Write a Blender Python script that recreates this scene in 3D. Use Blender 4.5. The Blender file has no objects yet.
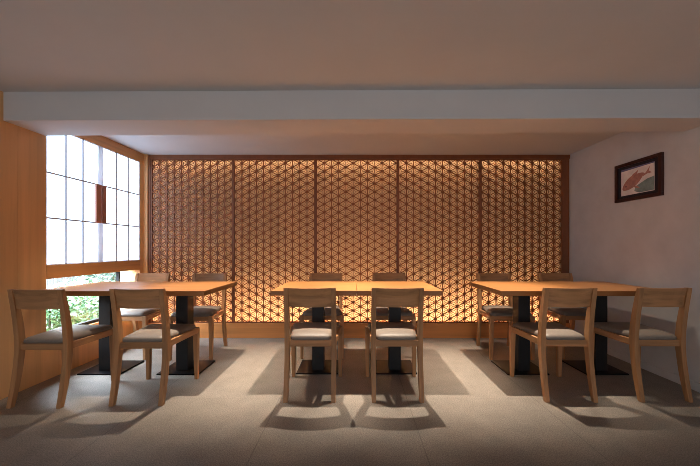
import bpy, bmesh, math, random
from mathutils import Vector, Matrix

C = bpy.context.scene.collection
R = math.radians
rnd = random.Random(7)

# ------------------------------------------------------------------ helpers
def lin(r, g, b):
    def f(c):
        c /= 255.0
        return c / 12.92 if c <= 0.04045 else ((c + 0.055) / 1.055) ** 2.4
    return (f(r), f(g), f(b), 1.0)

class NT:
    """small node-tree writer"""
    def __init__(self, name):
        self.m = bpy.data.materials.new(name); self.m.use_nodes = True
        self.t = self.m.node_tree
        self.bsdf = next(n for n in self.t.nodes if n.type == 'BSDF_PRINCIPLED')
        self.out = next(n for n in self.t.nodes if n.type == 'OUTPUT_MATERIAL')
    def n(self, kind, **kw):
        nd = self.t.nodes.new(kind)
        for k, v in kw.items(): setattr(nd, k, v)
        return nd
    def l(self, a, ao, b, bi): self.t.links.new(a.outputs[ao], b.inputs[bi])
    def coords(self, kind='Object', scale=(1, 1, 1)):
        tc = self.n('ShaderNodeTexCoord'); mp = self.n('ShaderNodeMapping')
        mp.inputs['Scale'].default_value = scale
        self.l(tc, kind, mp, 'Vector'); return mp
    def noise(self, mp, scale, detail=3.0, rough=0.5, dist=0.0):
        nz = self.n('ShaderNodeTexNoise')
        nz.inputs['Scale'].default_value = scale; nz.inputs['Detail'].default_value = detail
        nz.inputs['Roughness'].default_value = rough; nz.inputs['Distortion'].default_value = dist
        self.l(mp, 'Vector', nz, 'Vector'); return nz
    def ramp(self, src, out, stops):
        rp = self.n('ShaderNodeValToRGB'); e = rp.color_ramp.elements
        while len(e) < len(stops): e.new(0.5)
        for el, (p, c) in zip(e, stops): el.position = p; el.color = c
        self.l(src, out, rp, 'Fac'); return rp
    def bump(self, src, out, strength, dist=0.002):
        b = self.n('ShaderNodeBump'); b.inputs['Strength'].default_value = strength
        b.inputs['Distance'].default_value = dist
        self.l(src, out, b, 'Height'); self.l(b, 'Normal', self.bsdf, 'Normal')

def shade(c, k): return (min(1, c[0]*k), min(1, c[1]*k), min(1, c[2]*k), 1)

def wood(name, col, axis='z', rough=0.5, contrast=0.25, scale=1.0, vary=0.12):
    """straight-grained timber: noise stretched along one axis of the piece"""
    w = NT(name)
    s = {'x': (1.2, 26, 26), 'y': (26, 1.2, 26), 'z': (26, 26, 1.2)}[axis]
    mp = w.coords('Object', tuple(v * scale for v in s))
    oi = w.n('ShaderNodeObjectInfo')
    sc = w.n('ShaderNodeVectorMath', operation='ADD')
    ml = w.n('ShaderNodeMath', operation='MULTIPLY'); ml.inputs[1].default_value = 37.0
    w.l(oi, 'Random', ml, 0); w.l(mp, 'Vector', sc, 0); w.l(ml, 0, sc, 1)
    nz = w.n('ShaderNodeTexNoise'); nz.inputs['Scale'].default_value = 1.0; nz.inputs['Detail'].default_value = 5
    nz.inputs['Roughness'].default_value = 0.6; nz.inputs['Distortion'].default_value = 0.4
    w.l(sc, 0, nz, 'Vector')
    rp = w.ramp(nz, 'Fac', [(0.25, shade(col, 1 - contrast)), (0.5, col), (0.75, shade(col, 1 + contrast * 0.7))])
    hv = w.n('ShaderNodeHueSaturation')
    mr = w.n('ShaderNodeMapRange'); mr.inputs['To Min'].default_value = 1 - vary; mr.inputs['To Max'].default_value = 1 + vary
    w.l(oi, 'Random', mr, 'Value'); w.l(mr, 'Result', hv, 'Value'); w.l(rp, 'Color', hv, 'Color')
    w.l(hv, 'Color', w.bsdf, 'Base Color')
    w.bsdf.inputs['Roughness'].default_value = rough
    w.bump(nz, 'Fac', 0.12, 0.001)
    return w.m

def plain(name, col, rough=0.6, metallic=0.0, nscale=40, var=0.05, bump=0.0):
    w = NT(name); mp = w.coords('Object'); nz = w.noise(mp, nscale, 4, 0.6)
    rp = w.ramp(nz, 'Fac', [(0.3, shade(col, 1 - var)), (0.7, shade(col, 1 + var))])
    w.l(rp, 'Color', w.bsdf, 'Base Color')
    w.bsdf.inputs['Roughness'].default_value = rough; w.bsdf.inputs['Metallic'].default_value = metallic
    if bump: w.bump(nz, 'Fac', bump, 0.003)
    return w.m

def box(bm, x0, x1, y0, y1, z0, z1, bev=0.0):
    v = [bm.verts.new((x, y, z)) for z in (z0, z1) for y in (y0, y1) for x in (x0, x1)]
    fs = [bm.faces.new([v[i] for i in q]) for q in ((0, 2, 3, 1), (4, 5, 7, 6), (0, 1, 5, 4), (2, 6, 7, 3), (0, 4, 6, 2), (1, 3, 7, 5))]
    if bev:
        es = {e for f in fs for e in f.edges}
        bmesh.ops.bevel(bm, geom=list(es), offset=bev, segments=2, profile=0.6, affect='EDGES', clamp_overlap=True)

def bar(bm, p, q, w, y0, y1):
    """rectangular slat between two (x, z) points, spanning y0..y1"""
    dx, dz = q[0]-p[0], q[1]-p[1]; L = math.hypot(dx, dz)
    nx, nz = -dz/L*w/2, dx/L*w/2
    pts = [(p[0]+nx, p[1]+nz), (p[0]-nx, p[1]-nz), (q[0]-nx, q[1]-nz), (q[0]+nx, q[1]+nz)]
    a = [bm.verts.new((x, y0, z)) for x, z in pts]; b = [bm.verts.new((x, y1, z)) for x, z in pts]
    bm.faces.new(a); bm.faces.new(b[::-1])
    for i in range(4):
        j = (i+1) % 4
        bm.faces.new((a[j], a[i], b[i], b[j]))

def loft(bm, rings, bev=0.0):
    """closed prism through rings of 3-D points"""
    vs = [[bm.verts.new(p) for p in r] for r in rings]
    n = len(vs[0]); side = []
    for a, b in zip(vs, vs[1:]):
        for i in range(n):
            side.append(bm.faces.new((a[i], a[(i+1) % n], b[(i+1) % n], b[i])))
    caps = [bm.faces.new(vs[0][::-1]), bm.faces.new(vs[-1])]
    if bev:
        long_edges = set()
        for a, b in zip(vs, vs[1:]):
            for i in range(n):
                e = bm.edges.get((a[i], b[i]))
                if e: long_edges.add(e)
        for c in caps:
            for e in c.edges: long_edges.add(e)
        bmesh.ops.bevel(bm, geom=list(long_edges), offset=bev, segments=2, profile=0.6, affect='EDGES', clamp_overlap=True)

def obj(name, bm, mat, parent=None, smooth=False):
    bmesh.ops.recalc_face_normals(bm, faces=bm.faces[:])
    me = bpy.data.meshes.new(name); bm.to_mesh(me); bm.free()
    me.materials.append(mat)
    if smooth:
        for p in me.polygons: p.use_smooth = True
    o = bpy.data.objects.new(name, me); C.objects.link(o)
    if parent: o.parent = parent
    return o

def boxobj(name, mat, b, parent=None, bev=0.0):
    bm = bmesh.new(); box(bm, *b, bev); return obj(name, bm, mat, parent)

def thing(name, label, cat, loc=(0, 0, 0), rotz=0.0, group=None):
    o = bpy.data.objects.new(name, None); o.empty_display_size = 0.1; C.objects.link(o)
    o.location = loc; o.rotation_euler = (0, 0, rotz)
    o['label'] = label; o['category'] = cat
    if group: o['group'] = group
    return o

def tag(o, label, cat, group=None, kind=None):
    o['label'] = label; o['category'] = cat
    if group: o['group'] = group
    if kind: o['kind'] = kind
    return o

def struct(o, label, cat):
    o['kind'] = 'structure'; o['label'] = label; o['category'] = cat; return o

def dup(root, loc, rotz, label):
    r = root.copy(); C.objects.link(r); r.location = loc; r.rotation_euler = (0, 0, rotz); r['label'] = label
    for ch in list(root.children):
        c = ch.copy(); C.objects.link(c); c.parent = r
        for g in list(ch.children):
            d = g.copy(); C.objects.link(d); d.parent = c
    return r

# ------------------------------------------------------------------ materials
M = {}
OAK = lin(174, 126, 84)
for a in 'xyz': M['oak_' + a] = wood('oak_' + a, OAK, a, 0.48, 0.42)
M['table'] = wood('table_oak', lin(158, 105, 58), 'x', 0.42, 0.22, 0.8, 0.06)
M['veneer'] = wood('cedar_veneer', lin(222, 172, 118), 'z', 0.45, 0.26, 0.35, 0.03)
M['veneer_y'] = wood('cedar_rail', lin(214, 158, 102), 'y', 0.45, 0.22, 0.6, 0.03)
M['skirt'] = wood('skirting_wood', lin(208, 136, 74), 'x', 0.5, 0.2, 0.6, 0.03)
M['lattice'] = wood('lattice_wood', lin(136, 80, 44), 'z', 0.55, 0.2, 0.6, 0.04)
M['lattice_frame'] = wood('lattice_frame_wood', lin(124, 72, 40), 'z', 0.5, 0.2, 0.6, 0.04)
M['black'] = plain('black_powder_coat', lin(15, 15, 18), 0.5, 0.0, 300, 0.1)
M['plate'] = plain('black_base_steel', lin(15, 15, 17), 0.32, 0.0, 200, 0.1)
M['plate'].node_tree.nodes['Principled BSDF'].inputs['Specular IOR Level'].default_value = .07
M['cushion'] = plain('taupe_leather', lin(128, 116, 106), 0.5, 0.0, 60, 0.07, 0.08)
M['plaster'] = plain('grey_plaster', lin(208, 206, 204), 0.9, 0, 6, 0.05, 0.15)
M['ceiling'] = plain('ceiling_paint', lin(206, 206, 207), 0.92, 0, 3, 0.02)
M['backing'] = plain('cream_backing', lin(238, 222, 196), 0.9, 0, 3, 0.02)
M['cream_wood'] = wood('pale_maple', lin(228, 204, 158), 'z', 0.5, 0.08, 0.4, 0.02)
M['alu'] = plain('pale_sash_metal', lin(240, 241, 244), 0.45, 0.0, 50, 0.04)
w = NT('white_sash')
df = w.n('ShaderNodeBsdfDiffuse'); tl = w.n('ShaderNodeBsdfTranslucent'); ms = w.n('ShaderNodeMixShader'); ms.inputs[0].default_value = .10
mp = w.coords('Object'); nz = w.noise(mp, 12, 3, .6); rp = w.ramp(nz, 'Fac', [(.3, lin(236, 238, 242)), (.7, lin(244, 246, 250))])
w.l(rp, 'Color', df, 'Color'); w.l(rp, 'Color', tl, 'Color'); w.l(df, 0, ms, 1); w.l(tl, 0, ms, 2); w.l(ms, 0, w.out, 'Surface')
w.t.nodes.remove(w.bsdf); M['alu'] = w.m
M['muntin'] = plain('grey_muntin', lin(190, 196, 204), 0.5, 0.0, 50, 0.04)
M['handle'] = wood('red_brown_pull', lin(180, 122, 98), 'z', 0.5, 0.2, 1.0, 0.03)
M['dark_frame'] = plain('dark_window_metal', lin(44, 48, 54), 0.45, 0.4, 50, 0.05)

# stone floor
w = NT('stone_floor')
mp = w.coords('Object')
n1 = w.noise(mp, 150, 6, 0.75); n2 = w.noise(mp, 7, 3, 0.5)
rp = w.ramp(n1, 'Fac', [(0.32, lin(92, 84, 77)), (0.5, lin(134, 125, 116)), (0.68, lin(168, 158, 147))])
r2 = w.ramp(n2, 'Fac', [(0.3, (0.86, 0.86, 0.86, 1)), (0.7, (1.06, 1.05, 1.04, 1))])
mx = w.n('ShaderNodeMix', data_type='RGBA', blend_type='MULTIPLY'); mx.inputs[0].default_value = 1
w.l(rp, 'Color', mx, 6); w.l(r2, 'Color', mx, 7)
bt = w.n('ShaderNodeTexBrick'); bt.offset = 0.5; bt.squash = 1
bt.inputs['Scale'].default_value = 1; bt.inputs['Brick Width'].default_value = 0.93; bt.inputs['Row Height'].default_value = 0.93
bt.inputs['Mortar Size'].default_value = 0.003; bt.inputs['Mortar Smooth'].default_value = 0.2
bt.offset = 0.0
mp2 = w.coords('Object'); mp2.inputs['Location'].default_value = (0.545, 0.53, 0)
w.l(mp2, 'Vector', bt, 'Vector')
bt.inputs['Color1'].default_value = (1, 1, 1, 1); bt.inputs['Color2'].default_value = (0.93, 0.93, 0.93, 1); bt.inputs['Mortar'].default_value = (0.66, 0.66, 0.66, 1)
m2 = w.n('ShaderNodeMix', data_type='RGBA', blend_type='MULTIPLY'); m2.inputs[0].default_value = 1
w.l(mx, 2, m2, 6); w.l(bt, 'Color', m2, 7); w.l(m2, 2, w.bsdf, 'Base Color')
w.bsdf.inputs['Roughness'].default_value = 0.55
w.bump(n1, 'Fac', 0.25, 0.002)
M['floor'] = w.m

# shoji paper; its own emission stands in for the daylight behind it
w = NT('shoji_paper')
mp = w.coords('Object', (1, 1, 1)); nz = w.noise(mp, 18, 4, 0.6)
rp = w.ramp(nz, 'Fac', [(0.3, lin(226, 238, 250)), (0.7, lin(236, 246, 255))])
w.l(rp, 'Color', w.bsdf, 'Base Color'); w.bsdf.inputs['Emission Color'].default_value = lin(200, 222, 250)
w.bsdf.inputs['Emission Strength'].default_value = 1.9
w.bsdf.inputs['Roughness'].default_value = 0.9
M['paper'] = w.m
SHOJI = w

# translucent cream paper behind the lattice
w = NT('lattice_paper')
df = w.n('ShaderNodeBsdfDiffuse'); tl = w.n('ShaderNodeBsdfTranslucent'); ms = w.n('ShaderNodeMixShader'); ms.inputs[0].default_value = .6
mp = w.coords('Object'); nz = w.noise(mp, 9, 3, .6); rp = w.ramp(nz, 'Fac', [(.3, lin(236, 216, 190)), (.7, lin(246, 228, 204))])
w.l(rp, 'Color', df, 'Color'); w.l(rp, 'Color', tl, 'Color'); w.l(df, 0, ms, 1); w.l(tl, 0, ms, 2); w.l(ms, 0, w.out, 'Surface')
w.t.nodes.remove(w.bsdf)
M['screen'] = w.m

# clear glass: fresnel mix of see-through and mirror
w = NT('clear_glass')
tr = w.n('ShaderNodeBsdfTransparent'); gl = w.n('ShaderNodeBsdfGlossy'); gl.inputs['Roughness'].default_value = 0.02
lw = w.n('ShaderNodeLayerWeight'); lw.inputs['Blend'].default_value = .5
pw = w.n('ShaderNodeMath', operation='POWER'); pw.inputs[1].default_value = 4.0; w.l(lw, 'Facing', pw, 0)
fr = w.n('ShaderNodeMapRange'); fr.inputs['To Min'].default_value = .03; fr.inputs['To Max'].default_value = .6; w.l(pw, 0, fr, 'Value')
ms = w.n('ShaderNodeMixShader'); w.l(fr, 'Result', ms, 0); w.l(tr, 0, ms, 1); w.l(gl, 0, ms, 2); w.l(ms, 0, w.out, 'Surface')
w.t.nodes.remove(w.bsdf)
M['glass'] = w.m

# ------------------------------------------------------------------ camera
# photo frame: 700 x 466, vanishing point of the room at pixel (354, 248), focal length 310 px
cam = bpy.data.cameras.new('camera'); co = bpy.data.objects.new('camera', cam); C.objects.link(co)
cam.sensor_width = 36; cam.lens = 310 / 700 * 36
cam.shift_x = -4 / 700; cam.shift_y = 15 / 700
cam.clip_start = 0.05
co.location = (0, 0, 1.1); co.rotation_euler = (R(90), 0, 0)
bpy.context.scene.camera = co

# ------------------------------------------------------------------ room
XL, XR, YB, ZC = -2.56, 2.64, 3.79, 2.24
struct(boxobj('floor', M['floor'], (-6.0, 3.0, -3.0, 4.2, -0.1, 0.0)), 'speckled grey stone tile floor', 'floor')
bm = bmesh.new(); box(bm, -2.72, 2.9, 2.2, 4.2, ZC, ZC + 0.15); box(bm, -3.05, 2.9, -2.2, 2.2, ZC, ZC + 0.15)
struct(obj('ceiling', bm, M['ceiling']), 'plain off-white painted ceiling', 'ceiling')
# soffit beam, crossing the room very slightly out of square
bm = bmesh.new()
zb = 2.03
loft(bm, [[(-2.70, 2.265, zb), (2.70, 2.215, zb), (2.70, 2.475, zb), (-2.70, 2.575, zb)],
          [(-2.70, 2.265, ZC + .01), (2.70, 2.215, ZC + .01), (2.70, 2.475, ZC + .01), (-2.70, 2.575, ZC + .01)]], 0.004)
struct(obj('trim_1', bm, M['ceiling']), 'painted boxed beam crossing under the ceiling', 'beam')
struct(boxobj('wall_right', M['plaster'], (XR, XR + 0.15, -2.2, 4.2, 0, ZC)), 'grey plaster side wall with a framed print', 'wall')
struct(boxobj('wall_back', M['backing'], (-2.75, XR, 3.93, 4.05, 0, ZC)), 'pale wall glowing behind the wooden lattice', 'wall')
struct(boxobj('baseboard_right', M['plaster'], (XR - 0.012, XR, -2.2, YB, 0, 0.068), bev=0.002), 'low grey skirting along the plaster wall', 'baseboard')
struct(boxobj('wall_side', M['plaster'], (-3.05, -2.95, -2.2, 2.20, 0, ZC)), 'unseen plaster wall before the window wall, added to block side light', 'wall')  # out of view; added to keep side light off the foreground floor

# timber-clad window wall
YW0, YW1 = 2.577, 3.71
bm = bmesh.new()
box(bm, XL - 0.12, XL, 2.16, 2.36, 0, ZC); box(bm, XL - 0.12, XL, 2.362, YW0, 0, ZC)      # two boards before the window
box(bm, XL - 0.12, XL, YW0, YW1 + 0.08, 0, 0.36)                                           # apron under the low window
box(bm, XL - 0.12, XL, YW1, YB + 0.14, 0.36, ZC)                                           # corner post
box(bm, XL, -2.513, YB - 0.02, YB + 0.13, 0.0, ZC)
box(bm, -2.95, XL - 0.12, 2.20, 2.32, 0, ZC)                                                # return towards the garden
struct(obj('wall_left', bm, M['veneer']), 'orange timber veneer wall around the window', 'wall')
struct(boxobj('baseboard_left', M['veneer_y'], (-2.95, XL - 0.02, 2.148, 2.16, 0, 0.05)), 'thin timber skirting at the end of the veneer wall', 'baseboard')

# window_1: two sliding paper screens
win = bpy.data.objects.new('window_1', None); C.objects.link(win); win.location = (XL, YW0, 0.841)
struct(win, 'white translucent paper sliding window with grey muntins', 'window')
bm = bmesh.new()
X0 = 0; y1 = YW1 - YW0
box(bm, -0.12, 0.004, 0, y1, 0, 0.114, 0.003)               # sill rail  z .841-.955
box(bm, -0.12, 0.004, 0, y1 + 0.08, 2.130 - 0.841, ZC - 0.841, 0.003)   # head rail
obj('window_frame', bm, M['veneer_y'], win)
zs = [0.955, 1.353, 1.735, 2.13]
def sash(ya, yb, xo, handle_side):
    """sash frame in sliding-track plane xo; handle on the meeting stile"""
    s = bpy.data.objects.new('sliding_sash', None); C.objects.link(s); s.parent = win
    ya -= YW0; yb -= YW0
    bm = bmesh.new(); t = 0.030; ta, tb_ = (.008, t) if handle_side > 0 else (t, .012)
    z0, z1 = 0.955 - .841, 2.13 - .841
    for a, b in ((ya, ya + ta), (yb - tb_, yb)): box(bm, xo - 0.010, xo + 0.010, a, b, z0, z1)
    for a, b in ((z0, z0 + .008), (z1 - .008, z1)): box(bm, xo - 0.010, xo + 0.010, ya + ta, yb - tb_, a, b)
    obj('sash_frame', bm, M['alu'], s)
    obj_p = boxobj('paper_pane', M['paper'], (xo - 0.003, xo + 0.001, ya + ta, yb - tb_, z0 + .008, z1 - .008), s)
    bm = bmesh.new()
    for k in (1, 2):
        y = ya + ta + (yb - ya - ta - tb_) * k / 3; box(bm, xo + 0.001, xo + 0.010, y - .006, y + .006, z0, z1)
    for z in zs[1:3]: box(bm, xo + 0.001, xo + 0.009, ya + ta, yb - tb_, z - .841 - .006, z - .841 + .006)
    obj('muntin_grid', bm, M['muntin'], s)
    yc = (yb - .070, yb - .008) if handle_side > 0 else (ya + .008, ya + .052)
    h = boxobj('pull_handle', M['handle'], (xo + .010, xo + .026, yc[0], yc[1], zs[1] - .841, zs[2] - .841), s, 0.003)
    h['label'] = 'red-brown wooden pull'
sash(YW0, 3.137, -0.012, +1)
sash(3.139, YW1, -0.012, -1)

# window_2: the low garden window
w2 = bpy.data.objects.new('window_2', None); C.objects.link(w2); w2.location = (XL, YW0, 0.36)
struct(w2, 'low clear window under the paper screens looking on the garden', 'window')
bm = bmesh.new(); zt = 0.841 - 0.36
ym = 3.425 - YW0
box(bm, -0.075, -0.035, 0, ym, 0, 0.022); box(bm, -0.075, -0.035, 0, 0.012, 0.02, zt)
box(bm, -0.070, -0.040, ym, ym + 0.022, 0, zt)
obj('window_frame', bm, M['dark_frame'], w2)
boxobj('glass_pane', M['glass'], (-0.058, -0.052, 0.012, ym, 0.022, zt), w2)
boxobj('glass_pane', M['glass'], (-0.058, -0.052, ym + .022, YB + .13 - YW0, 0.022, zt), w2)
boxobj('window_sill', M['veneer_y'], (-0.13, 0.012, 0, y1, -0.025, 0.0), w2, 0.003)

# ------------------------------------------------------------------ lattice screen
LX0, LX1 = -2.488, 2.555
struct(boxobj('baseboard_back', M['skirt'], (-2.512, XR, YB - 0.004, YB + 0.03, 0, 0.18), bev=0.002), 'broad orange-brown timber plinth under the lattice', 'baseboard')
struct(boxobj('trim_2', M['lattice_frame'], (-2.512, XR, YB - 0.004, YB + 0.04, 2.192, ZC), bev=0.002), 'dark timber head rail above the lattice', 'trim')
struct(boxobj('trim_3', M['lattice_frame'], (LX1, XR - .012, YB - 0.004, YB + 0.04, 0.18, 2.192), bev=0.002), 'dark timber end post of the lattice against the plaster', 'trim')
struct(boxobj('trim_4', M['lattice_frame'], (-2.512, LX0, YB - 0.004, YB + 0.04, 0.18, 2.192), bev=0.002), 'dark timber end post of the lattice beside the window', 'trim')
PW = (LX1 - LX0) / 5
ZL0, ZL1 = 0.182, 2.190
def lattice_mesh():
    bm = bmesh.new(); st = 0.017; n = 11; rows = 20
    x0 = st; h = (PW - 2*st) / n; a = (ZL1 - ZL0) / rows
    A, B = 0.003, 0.019
    wm, wi = 0.0092, 0.0030
    def vz(i):                                     # vertex heights on upright i
        return [j*a for j in range(rows+1)] if i % 2 == 0 else [(j+.5)*a for j in range(rows)]
    for i in range(1, n): bar(bm, (x0+i*h, 0), (x0+i*h, rows*a), wm, A, B)
    for i in range(n):
        xe, xo = (i, i+1) if i % 2 == 0 else (i+1, i)
        pe, po = x0+xe*h, x0+xo*h
        for j in range(rows):
            z = j*a
            bar(bm, (pe, z), (po, z+a/2), wm, A+.001, B-.001); bar(bm, (po, z+a/2), (pe, z+a), wm, A+.001, B-.001)
            # triangle with two vertices on the even upright
            c = (pe + (po-pe)/3, z+a/2)
            for q in ((pe, z), (pe, z+a), (po, z+a/2)): bar(bm, c, q, wi, A+.003, B-.003)
            # triangle with two vertices on the odd upright
            c = (pe + (po-pe)*2/3, z+a)
            if j < rows-1:
                for q in ((pe, z+a), (po, z+a/2), (po, z+3*a/2)): bar(bm, c, q, wi, A+.003, B-.003)
        c = (pe + (po-pe)*2/3, 0); bar(bm, c, (po, a/2), wi, A+.003, B-.003)
        c = (pe + (po-pe)*2/3, rows*a); bar(bm, c, (po, rows*a-a/2), wi, A+.003, B-.003)
    return bm
def frame_mesh():
    bm = bmesh.new(); st = 0.017
    box(bm, 0.0006, st, 0, 0.034, 0, ZL1-ZL0); box(bm, PW-st, PW-.0006, 0, 0.034, 0, ZL1-ZL0)
    box(bm, st, PW-st, 0, 0.034, 0, 0.012); box(bm, st, PW-st, 0, 0.034, ZL1-ZL0-.012, ZL1-ZL0)
    return bm
panel_labels = [
    'hemp-leaf pattern wooden lattice panel next to the paper window',
    'wooden lattice panel second along from the paper window',
    'middle wooden lattice panel of five, behind the centre tables',
    'wooden lattice panel second along from the plaster wall',
    'wooden lattice panel next to the plaster wall with framed print']
p0 = thing('lattice_panel', panel_labels[0], 'lattice panel', (LX0, YB, ZL0), 0, 'wooden lattice panels along the back wall')
obj('panel_frame', frame_mesh(), M['lattice_frame'], p0)
obj('lattice_grid', lattice_mesh(), M['lattice'], p0)
bm = bmesh.new(); box(bm, .006, PW - .006, .0215, .0230, .006, ZL1 - ZL0 - .006)
sc = obj('backing_paper', bm, M['screen'], p0); sc['label'] = 'glowing cream paper backing'
for k in range(1, 5): dup(p0, (LX0 + k*PW, YB, ZL0), 0, panel_labels[k])

# ------------------------------------------------------------------ dining chair
def ring(cx, cy, z, wx, wy):
    return [(cx-wx/2, cy-wy/2, z), (cx+wx/2, cy-wy/2, z), (cx+wx/2, cy+wy/2, z), (cx-wx/2, cy+wy/2, z)]
def rear_y(z):
    """rear leg sweeps: foot and head both lean back from the seat"""
    if z < .42:
        t = (.42 - z) / .42; return -.165 - .062 * t**1.6
    t = (z - .42) / .395; return -.165 - .055 * t**1.5
def make_chair(label):
    t = thing('dining_chair', label, 'chair', group='oak dining chairs at the tables')
    for s in (-1, 1):                                            # rear legs run up to carry the backrest
        bm = bmesh.new(); rs = []
        for z in (0, .07, .14, .21, .28, .35, .42, .48, .54, .60, .66, .72, .77, .815):
            d = .030 + .020 * max(0, 1 - abs(z - .42) / .40)
            wx = .031 + .004 * max(0, 1 - abs(z - .42) / .42)
            rs.append(ring(s * (.187 - .0165), rear_y(z), z, wx, d))
        loft(bm, rs, 0.004); obj('rear_leg', bm, M['oak_z'], t)
    for s in (-1, 1):
        bm = bmesh.new(); rs = []
        for z in (0, .2, .38, .432):
            k = z / .432
            rs.append(ring(s * (.200 - .002*k), .213 - .004*k, z, .027 + .011*k, .028 + .012*k))
        loft(bm, rs, 0.004); obj('front_leg', bm, M['oak_z'], t)
    # backrest: shallow curved board between the rear legs
    bm = bmesh.new(); N = 14; rings = []
    for i in range(N + 1):
        u = -1 + 2*i/N; x = u * .1575; bow = .028 * (1 - u*u)
        z0, z1 = .676, .814; r = []
        for z, th in ((z0, -.009), (z0 + .07, -.011), (z1, -.009), (z1, .009), (z0 + .07, .008), (z0, .009)):
            r.append((x, rear_y(z) - bow + th + (.006 if abs(z - z0 - .07) < .001 else 0), z))
        rings.append(r)
    loft(bm, rings, 0.002); obj('backrest', bm, M['oak_x'], t)
    # seat rails
    bm = bmesh.new()
    box(bm, -.158, .158, -.178, -.154, .380, .426, .003)
    obj('back_rail', bm, M['oak_x'], t)
    bm = bmesh.new(); box(bm, -.186, .186, .198, .222, .384, .430, .003); obj('front_rail', bm, M['oak_x'], t)
    for s in (-1, 1):
        bm = bmesh.new(); a, b = (.170, -.150), (.201, .195); w2_ = .011
        loft(bm, [[(s*(a[0]-w2_), a[1], .381), (s*(a[0]+w2_), a[1], .381), (s*(a[0]+w2_), a[1], .427), (s*(a[0]-w2_), a[1], .427)],
                  [(s*(b[0]-w2_), b[1], .386), (s*(b[0]+w2_), b[1], .386), (s*(b[0]+w2_), b[1], .432), (s*(b[0]-w2_), b[1], .432)]], .003)
        obj('side_rail', bm, M['oak_y'], t)
    # upholstered seat: rounded trapezoid pad
    bm = bmesh.new(); rings = []
    def outline(ins, z, crown):
        pts = []; yb_, yf = -.182 + ins, .226 - ins; wb, wf = .151 - ins, .200 - ins; rr = .035 * (1 - ins / .16)
        for cx, cy, a0 in ((wf - rr, yf - rr, 0), (-(wf - rr), yf - rr, 90), (-(wb - rr), yb_ + rr, 180), (wb - rr, yb_ + rr, 270)):
            for q in range(5):
                an = R(a0 + 90*q/4); pts.append((cx + rr*math.cos(an), cy + rr*math.sin(an), z))
        return pts
    for ins, z in ((.010, .424), (.002, .430), (.0, .440), (.004, .453), (.014, .462), (.035, .469), (.07, .473), (.11, .4745)):
        rings.append(outline(ins, z, 0))
    loft(bm, rings); obj('seat_cushion', bm, M['cushion'], t, True)
    return t

near = 'seen from behind'
chairs = [  # x, y, turned, label
    (-2.196, 2.362, 0.0, 'oak chair with its back to us tucked at the table beside the window wall'),
    (-1.520, 2.392, 0.012, 'oak chair with its back to us at the table one along from the window'),
    (-0.317, 2.440, 0.0, 'oak chair with its back to us at the centre table, on the window side'),
    (0.313, 2.440, 0.0, 'oak chair with its back to us at the centre table, on the print side'),
    (1.552, 2.443, -0.012, 'oak chair with its back to us at the table one along from the plaster wall'),
    (2.228, 2.445, 0.0, 'oak chair with its back to us at the table against the plaster wall'),
    (-2.255, 3.262, math.pi, 'oak chair facing us behind the window table, in the window corner'),
    (-1.605, 3.250, math.pi + .02, 'oak chair facing us against the lattice behind table one along from the window'),
    (-0.317, 3.298, math.pi, 'oak chair facing us behind the centre table, on the window side'),
    (0.395, 3.298, math.pi, 'oak chair facing us behind the centre table, on the print side'),
    (1.560, 3.265, math.pi - .03, 'oak chair facing us against the lattice behind table one along from the plaster wall'),
    (2.272, 3.290, math.pi, 'oak chair facing us in the corner of lattice and plaster wall')]
ch = make_chair(chairs[0][3]); ch.location = (chairs[0][0], chairs[0][1], 0); ch.rotation_euler.z = chairs[0][2]
for x, y, rz, lab in chairs[1:]: dup(ch, (x, y, 0), rz, lab)

# ------------------------------------------------------------------ two-seat tables, pushed together in pairs
TH = 0.76
def make_table(label):
    t = thing('dining_table', label, 'table', group='square two-seat oak tables on black pedestals')
    boxobj('tabletop', M['table'], (-.3425, .3425, -.35, .35, TH - .040, TH), t, .003)
    boxobj('mounting_plate', M['black'], (-.17, .17, -.17, .17, TH - .048, TH - .040), t, .001)
    boxobj('column', M['black'], (-.052, .052, -.052, .052, .011, TH - .047), t, .004)
    boxobj('base_plate', M['plate'], (-.182, .182, -.120, .205, 0.0, .012), t, .002)
    return t
tables = [
    (-2.213, 2.80, 'square oak table with black pedestal standing against the window wall'),
    (-1.527, 2.80, 'square oak table on black pedestal joined to the window-side table'),
    (-0.321, 2.815, 'window-side half of the centre pair of square oak pedestal tables'),
    (0.366, 2.815, 'print-side half of the centre pair of square oak pedestal tables'),
    (1.510, 2.80, 'square oak pedestal table joined to the one at the plaster wall'),
    (2.196, 2.80, 'square oak pedestal table standing against the plaster wall under the print')]
tb = make_table(tables[0][2]); tb.location = (tables[0][0], tables[0][1], 0)
for x, y, lab in tables[1:]: dup(tb, (x, y, 0), 0, lab)

# ------------------------------------------------------------------ framed print on the plaster wall
M['frame'] = wood('frame_mahogany', lin(62, 28, 20), 'y', 0.35, 0.25, 1.0, 0.02)
M['mat'] = plain('dark_mat', lin(34, 30, 38), 0.7)
M['sheet'] = plain('print_sheet', lin(240, 230, 224), 0.8, 0, 14, 0.10)
M['fish'] = plain('fish_ink', lin(186, 130, 116), 0.8, 0, 30, 0.22)
M['fishfin'] = plain('fin_ink', lin(190, 134, 122), 0.8, 0, 40, 0.2)
M['teal'] = plain('teal_ink', lin(132, 152, 148), 0.8, 0, 22, 0.25)
M['ink'] = plain('dark_ink', lin(60, 50, 56), 0.8)
M['violet'] = plain('violet_ink', lin(116, 112, 146), 0.8, 0, 20, 0.12)
pf = thing('framed_print', 'dark-framed print of a red fish hanging on the plaster wall', 'picture', (XR, 2.8745, 1.7335), 0)
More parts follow.
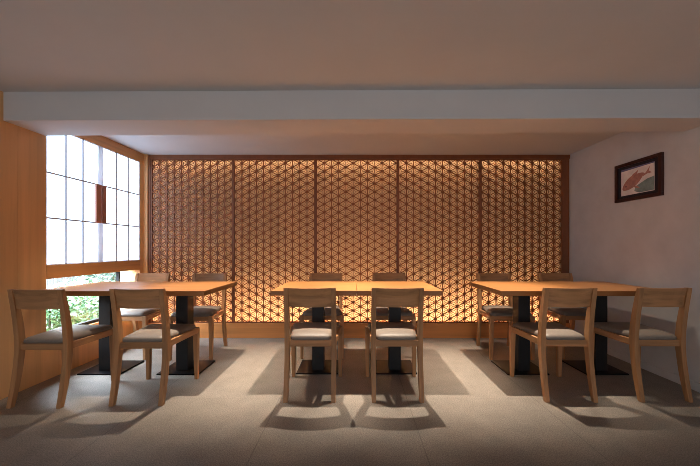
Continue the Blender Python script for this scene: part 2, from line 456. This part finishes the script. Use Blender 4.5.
# local: y runs to the back of the room, z up, wall at x = 0
hw, hh = .2375, .1845; b = .030
bm = bmesh.new()
box(bm, -.026, -.001, -hw, hw, hh - b, hh, .002); box(bm, -.026, -.001, -hw, hw, -hh, -hh + b, .002)
box(bm, -.026, -.001, -hw, -hw + b, -hh + b, hh - b, .002); box(bm, -.026, -.001, hw - b, hw, -hh + b, hh - b, .002)
obj('picture_frame', bm, M['frame'], pf)
boxobj('picture_mat', M['mat'], (-.012, -.002, -hw + b, hw - b, -hh + b, hh - b), pf)
sheet = boxobj('print_sheet', M['sheet'], (-.0135, -.0115, -.165, .172, -.127, .127), pf)
def flat(name, pts, mat, x):
    bm = bmesh.new(); vs = [bm.verts.new((x, y, z)) for y, z in pts]; f = bm.faces.new(vs)
    g = bmesh.ops.extrude_face_region(bm, geom=[f]); 
    for v in g['geom']:
        if isinstance(v, bmesh.types.BMVert): v.co.x += .0006
    return obj(name, bm, mat, sheet)
# (y, z): head towards the back of the room and low, tail high and towards us
flat('violet_band', [(-.165, .127), (.172, .127), (.172, .108), (-.165, .116)], M['violet'], -.0142)
flat('teal_wash', [(-.163, .00), (-.10, -.01), (-.05, -.03), (.02, -.06), (.03, -.10), (-.02, -.122), (-.163, -.122)], M['teal'], -.0141)
body = []
for i in range(40):
    a = 2*math.pi*i/40; u = math.cos(a); v = math.sin(a)
    L = .125; Hh = .058 * (1 - .35*max(0, -u)**1.5 * 1.0) * (1 - .25*abs(u)**3)
    y, z = u*L, v*Hh*(1.0 if v > 0 else .85)
    an = R(-28); yy = y*math.cos(an) - z*math.sin(an); zz = y*math.sin(an) + z*math.cos(an)
    body.append((yy + .045, zz - .010))
flat('fish_body', body, M['fish'], -.0144)
flat('fish_tail', [(-.052, .036), (-.085, .048), (-.125, .098), (-.112, .058), (-.142, .035), (-.095, .034), (-.06, .020)], M['fishfin'], -.0145)
flat('fish_fin', [(.00, .062), (-.012, .092), (.012, .076), (.045, .062), (.06, .043), (.02, .045)], M['fishfin'], -.0143)
flat('fish_fin', [(.045, -.055), (.00, -.055), (-.03, -.085), (.005, -.078)], M['fishfin'], -.0146)
flat('fish_eye', [(.118 + .007*math.cos(a*.7854), -.043 + .007*math.sin(a*.7854)) for a in range(8)], M['ink'], -.0147)

struct(boxobj('wall_exterior', M['cream_wood'], (-2.95, XL - 0.125, 3.86, 3.98, -0.02, ZC)), 'pale outer wall return beside the garden window', 'wall')
# ------------------------------------------------------------------ garden outside the low window
M['soil'] = plain('pale_gravel', lin(170, 168, 156), 0.9, 0, 60, 0.2)
M['stem'] = plain('stem_bark', lin(96, 104, 76), 0.8)
M['fence'] = wood('weathered_fence', lin(176, 186, 190), 'z', 0.8, 0.2, 1.0, 0.05)
struct(boxobj('ground', M['soil'], (-8.5, XL - 0.125, 1.9, 9.0, -0.12, -0.02)), 'pale garden ground outside the low window', 'ground')
fc = thing('garden_fence', 'weathered pale picket fence beyond the garden shrubs outside the low window', 'fence', (-5.6, 6.2, -0.02))
bm = bmesh.new()
for i in range(46):
    y = -2.6 + i*.115; box(bm, -.012, .012, y, y + .085, 0.03, 1.15 + .03*rnd.random())
obj('pickets', bm, M['fence'], fc)
bm = bmesh.new()
for z in (.25, .95): box(bm, -.05, -.012, -2.6, 2.7, z, z + .07)
obj('fence_rail', bm, M['fence'], fc)
def shrub(loc, rx, h, cols, label, seed, n=900):
    t = thing('garden_shrub', label, 'shrub', loc, 0, 'shrubs outside the low window')
    g = random.Random(seed); bm = bmesh.new()
    for _ in range(n):
        u = g.random(); th = g.random()*6.283; ph = math.acos(2*g.random()-1); r = .55 + .45*g.random()**.5
        c = Vector((rx*r*math.sin(ph)*math.cos(th), rx*r*math.sin(ph)*math.sin(th), h*.55 + h*.45*r*math.cos(ph)))
        s = .022 + .020*g.random()
        q = Matrix.Rotation(g.random()*6.28, 3, 'Z') @ Matrix.Rotation(g.uniform(-.9, .9), 3, 'X') @ Matrix.Rotation(g.uniform(-.6, .6), 3, 'Y')
        vs = [bm.verts.new(c + q @ Vector(p)) for p in ((0, -s*1.6, 0), (s*.7, 0, s*.15), (0, s*1.6, 0), (-s*.7, 0, s*.15))]
        bm.faces.new(vs)
    m = plain('leaf_green_%d' % seed, cols, 0.5, 0, 8, 0.35)
    obj('foliage', bm, m, t)
    bm = bmesh.new()
    for k in range(5):
        a = k*1.257 + seed; e = Vector((rx*.5*math.cos(a), rx*.5*math.sin(a), h*.75))
        n0 = Vector((0, 0, 0)); d = .010
        loft(bm, [[(-d, -d, 0), (d, -d, 0), (d, d, 0), (-d, d, 0)], [(e.x-d/2, e.y-d/2, e.z), (e.x+d/2, e.y-d/2, e.z), (e.x+d/2, e.y+d/2, e.z), (e.x-d/2, e.y+d/2, e.z)]])
    obj('stem', bm, M['stem'], t)
shrub((-3.30, 3.35, -.02), .27, .62, lin(128, 172, 140), 'small green shrub close behind the low window glass beside window chair', 1)
shrub((-3.55, 3.95, -.02), .34, .66, lin(150, 188, 156), 'pale green shrub outside the low window seen beneath the tabletop', 2)
shrub((-4.15, 4.75, -.02), .42, .68, lin(160, 192, 166), 'pale shrub outside, seen low beside the dark window mullion', 3)
shrub((-4.9, 6.1, -.02), .45, .78, lin(146, 182, 166), 'far shrub before the fence, seen above the tabletop', 4)

# ------------------------------------------------------------------ light
def spot(x, y, power, ang=58, blend=1.0, col=(1, .86, .69)):
    l = bpy.data.lights.new('downlight', 'SPOT'); l.energy = power; l.spot_size = R(ang); l.spot_blend = blend
    l.color = col; l.shadow_soft_size = .009
    o = bpy.data.objects.new('downlight_lamp', l); C.objects.link(o); o.location = (x, y, ZC - .012)
def area(name, loc, rot, sx, sy, power, col):
    l = bpy.data.lights.new(name, 'AREA'); l.shape = 'RECTANGLE'; l.size = sx; l.size_y = sy; l.energy = power; l.color = col
    o = bpy.data.objects.new(name, l); C.objects.link(o); o.location = loc; o.rotation_euler = rot
    return o
for x, p in ((-2.05, 40), (-1.24, 168), (-.37, 188), (.38, 188), (1.22, 182), (1.98, 48)):
    spot(x, 2.74, p)
# LED strips hidden in the cavity behind the lattice: behind the plinth and behind the head rail
area('plinth_strip', (0.03, 3.875, 0.13), (R(180), 0, 0), 5.0, .03, 66, (1, .83, .66))
area('head_strip', (0.03, 3.875, 2.225), (0, 0, 0), 5.0, .03, 5, (1, .83, .66))
# daylight entering through the low window
area('garden_daylight', (-4.2, 3.0, 2.2), (0, R(-48), 0), 2.4, 2.6, 900, (.74, .87, 1))
sun = bpy.data.lights.new('sun', 'SUN'); sun.energy = 3; sun.angle = R(12); sun.color = (1, .97, .92)
so = bpy.data.objects.new('sun', sun); C.objects.link(so); so.rotation_euler = (R(30), R(18), 0)

wd = bpy.data.worlds.new('world'); bpy.context.scene.world = wd; wd.use_nodes = True
bg = wd.node_tree.nodes['Background']; bg.inputs['Color'].default_value = (.95, .96, 1, 1); bg.inputs['Strength'].default_value = .65

vs = bpy.context.scene.view_settings
vs.view_transform = 'Standard'; vs.look = 'None'; vs.gamma = 1; vs.exposure = 0.85; vs.use_curve_mapping = False
cy = bpy.context.scene.cycles
cy.filter_width = 0.85; cy.denoising_prefilter = 'NONE'; cy.max_bounces = 10; cy.diffuse_bounces = 8; cy.transparent_max_bounces = 8; cy.sample_clamp_indirect = 4; cy.caustics_reflective = False; cy.caustics_refractive = False
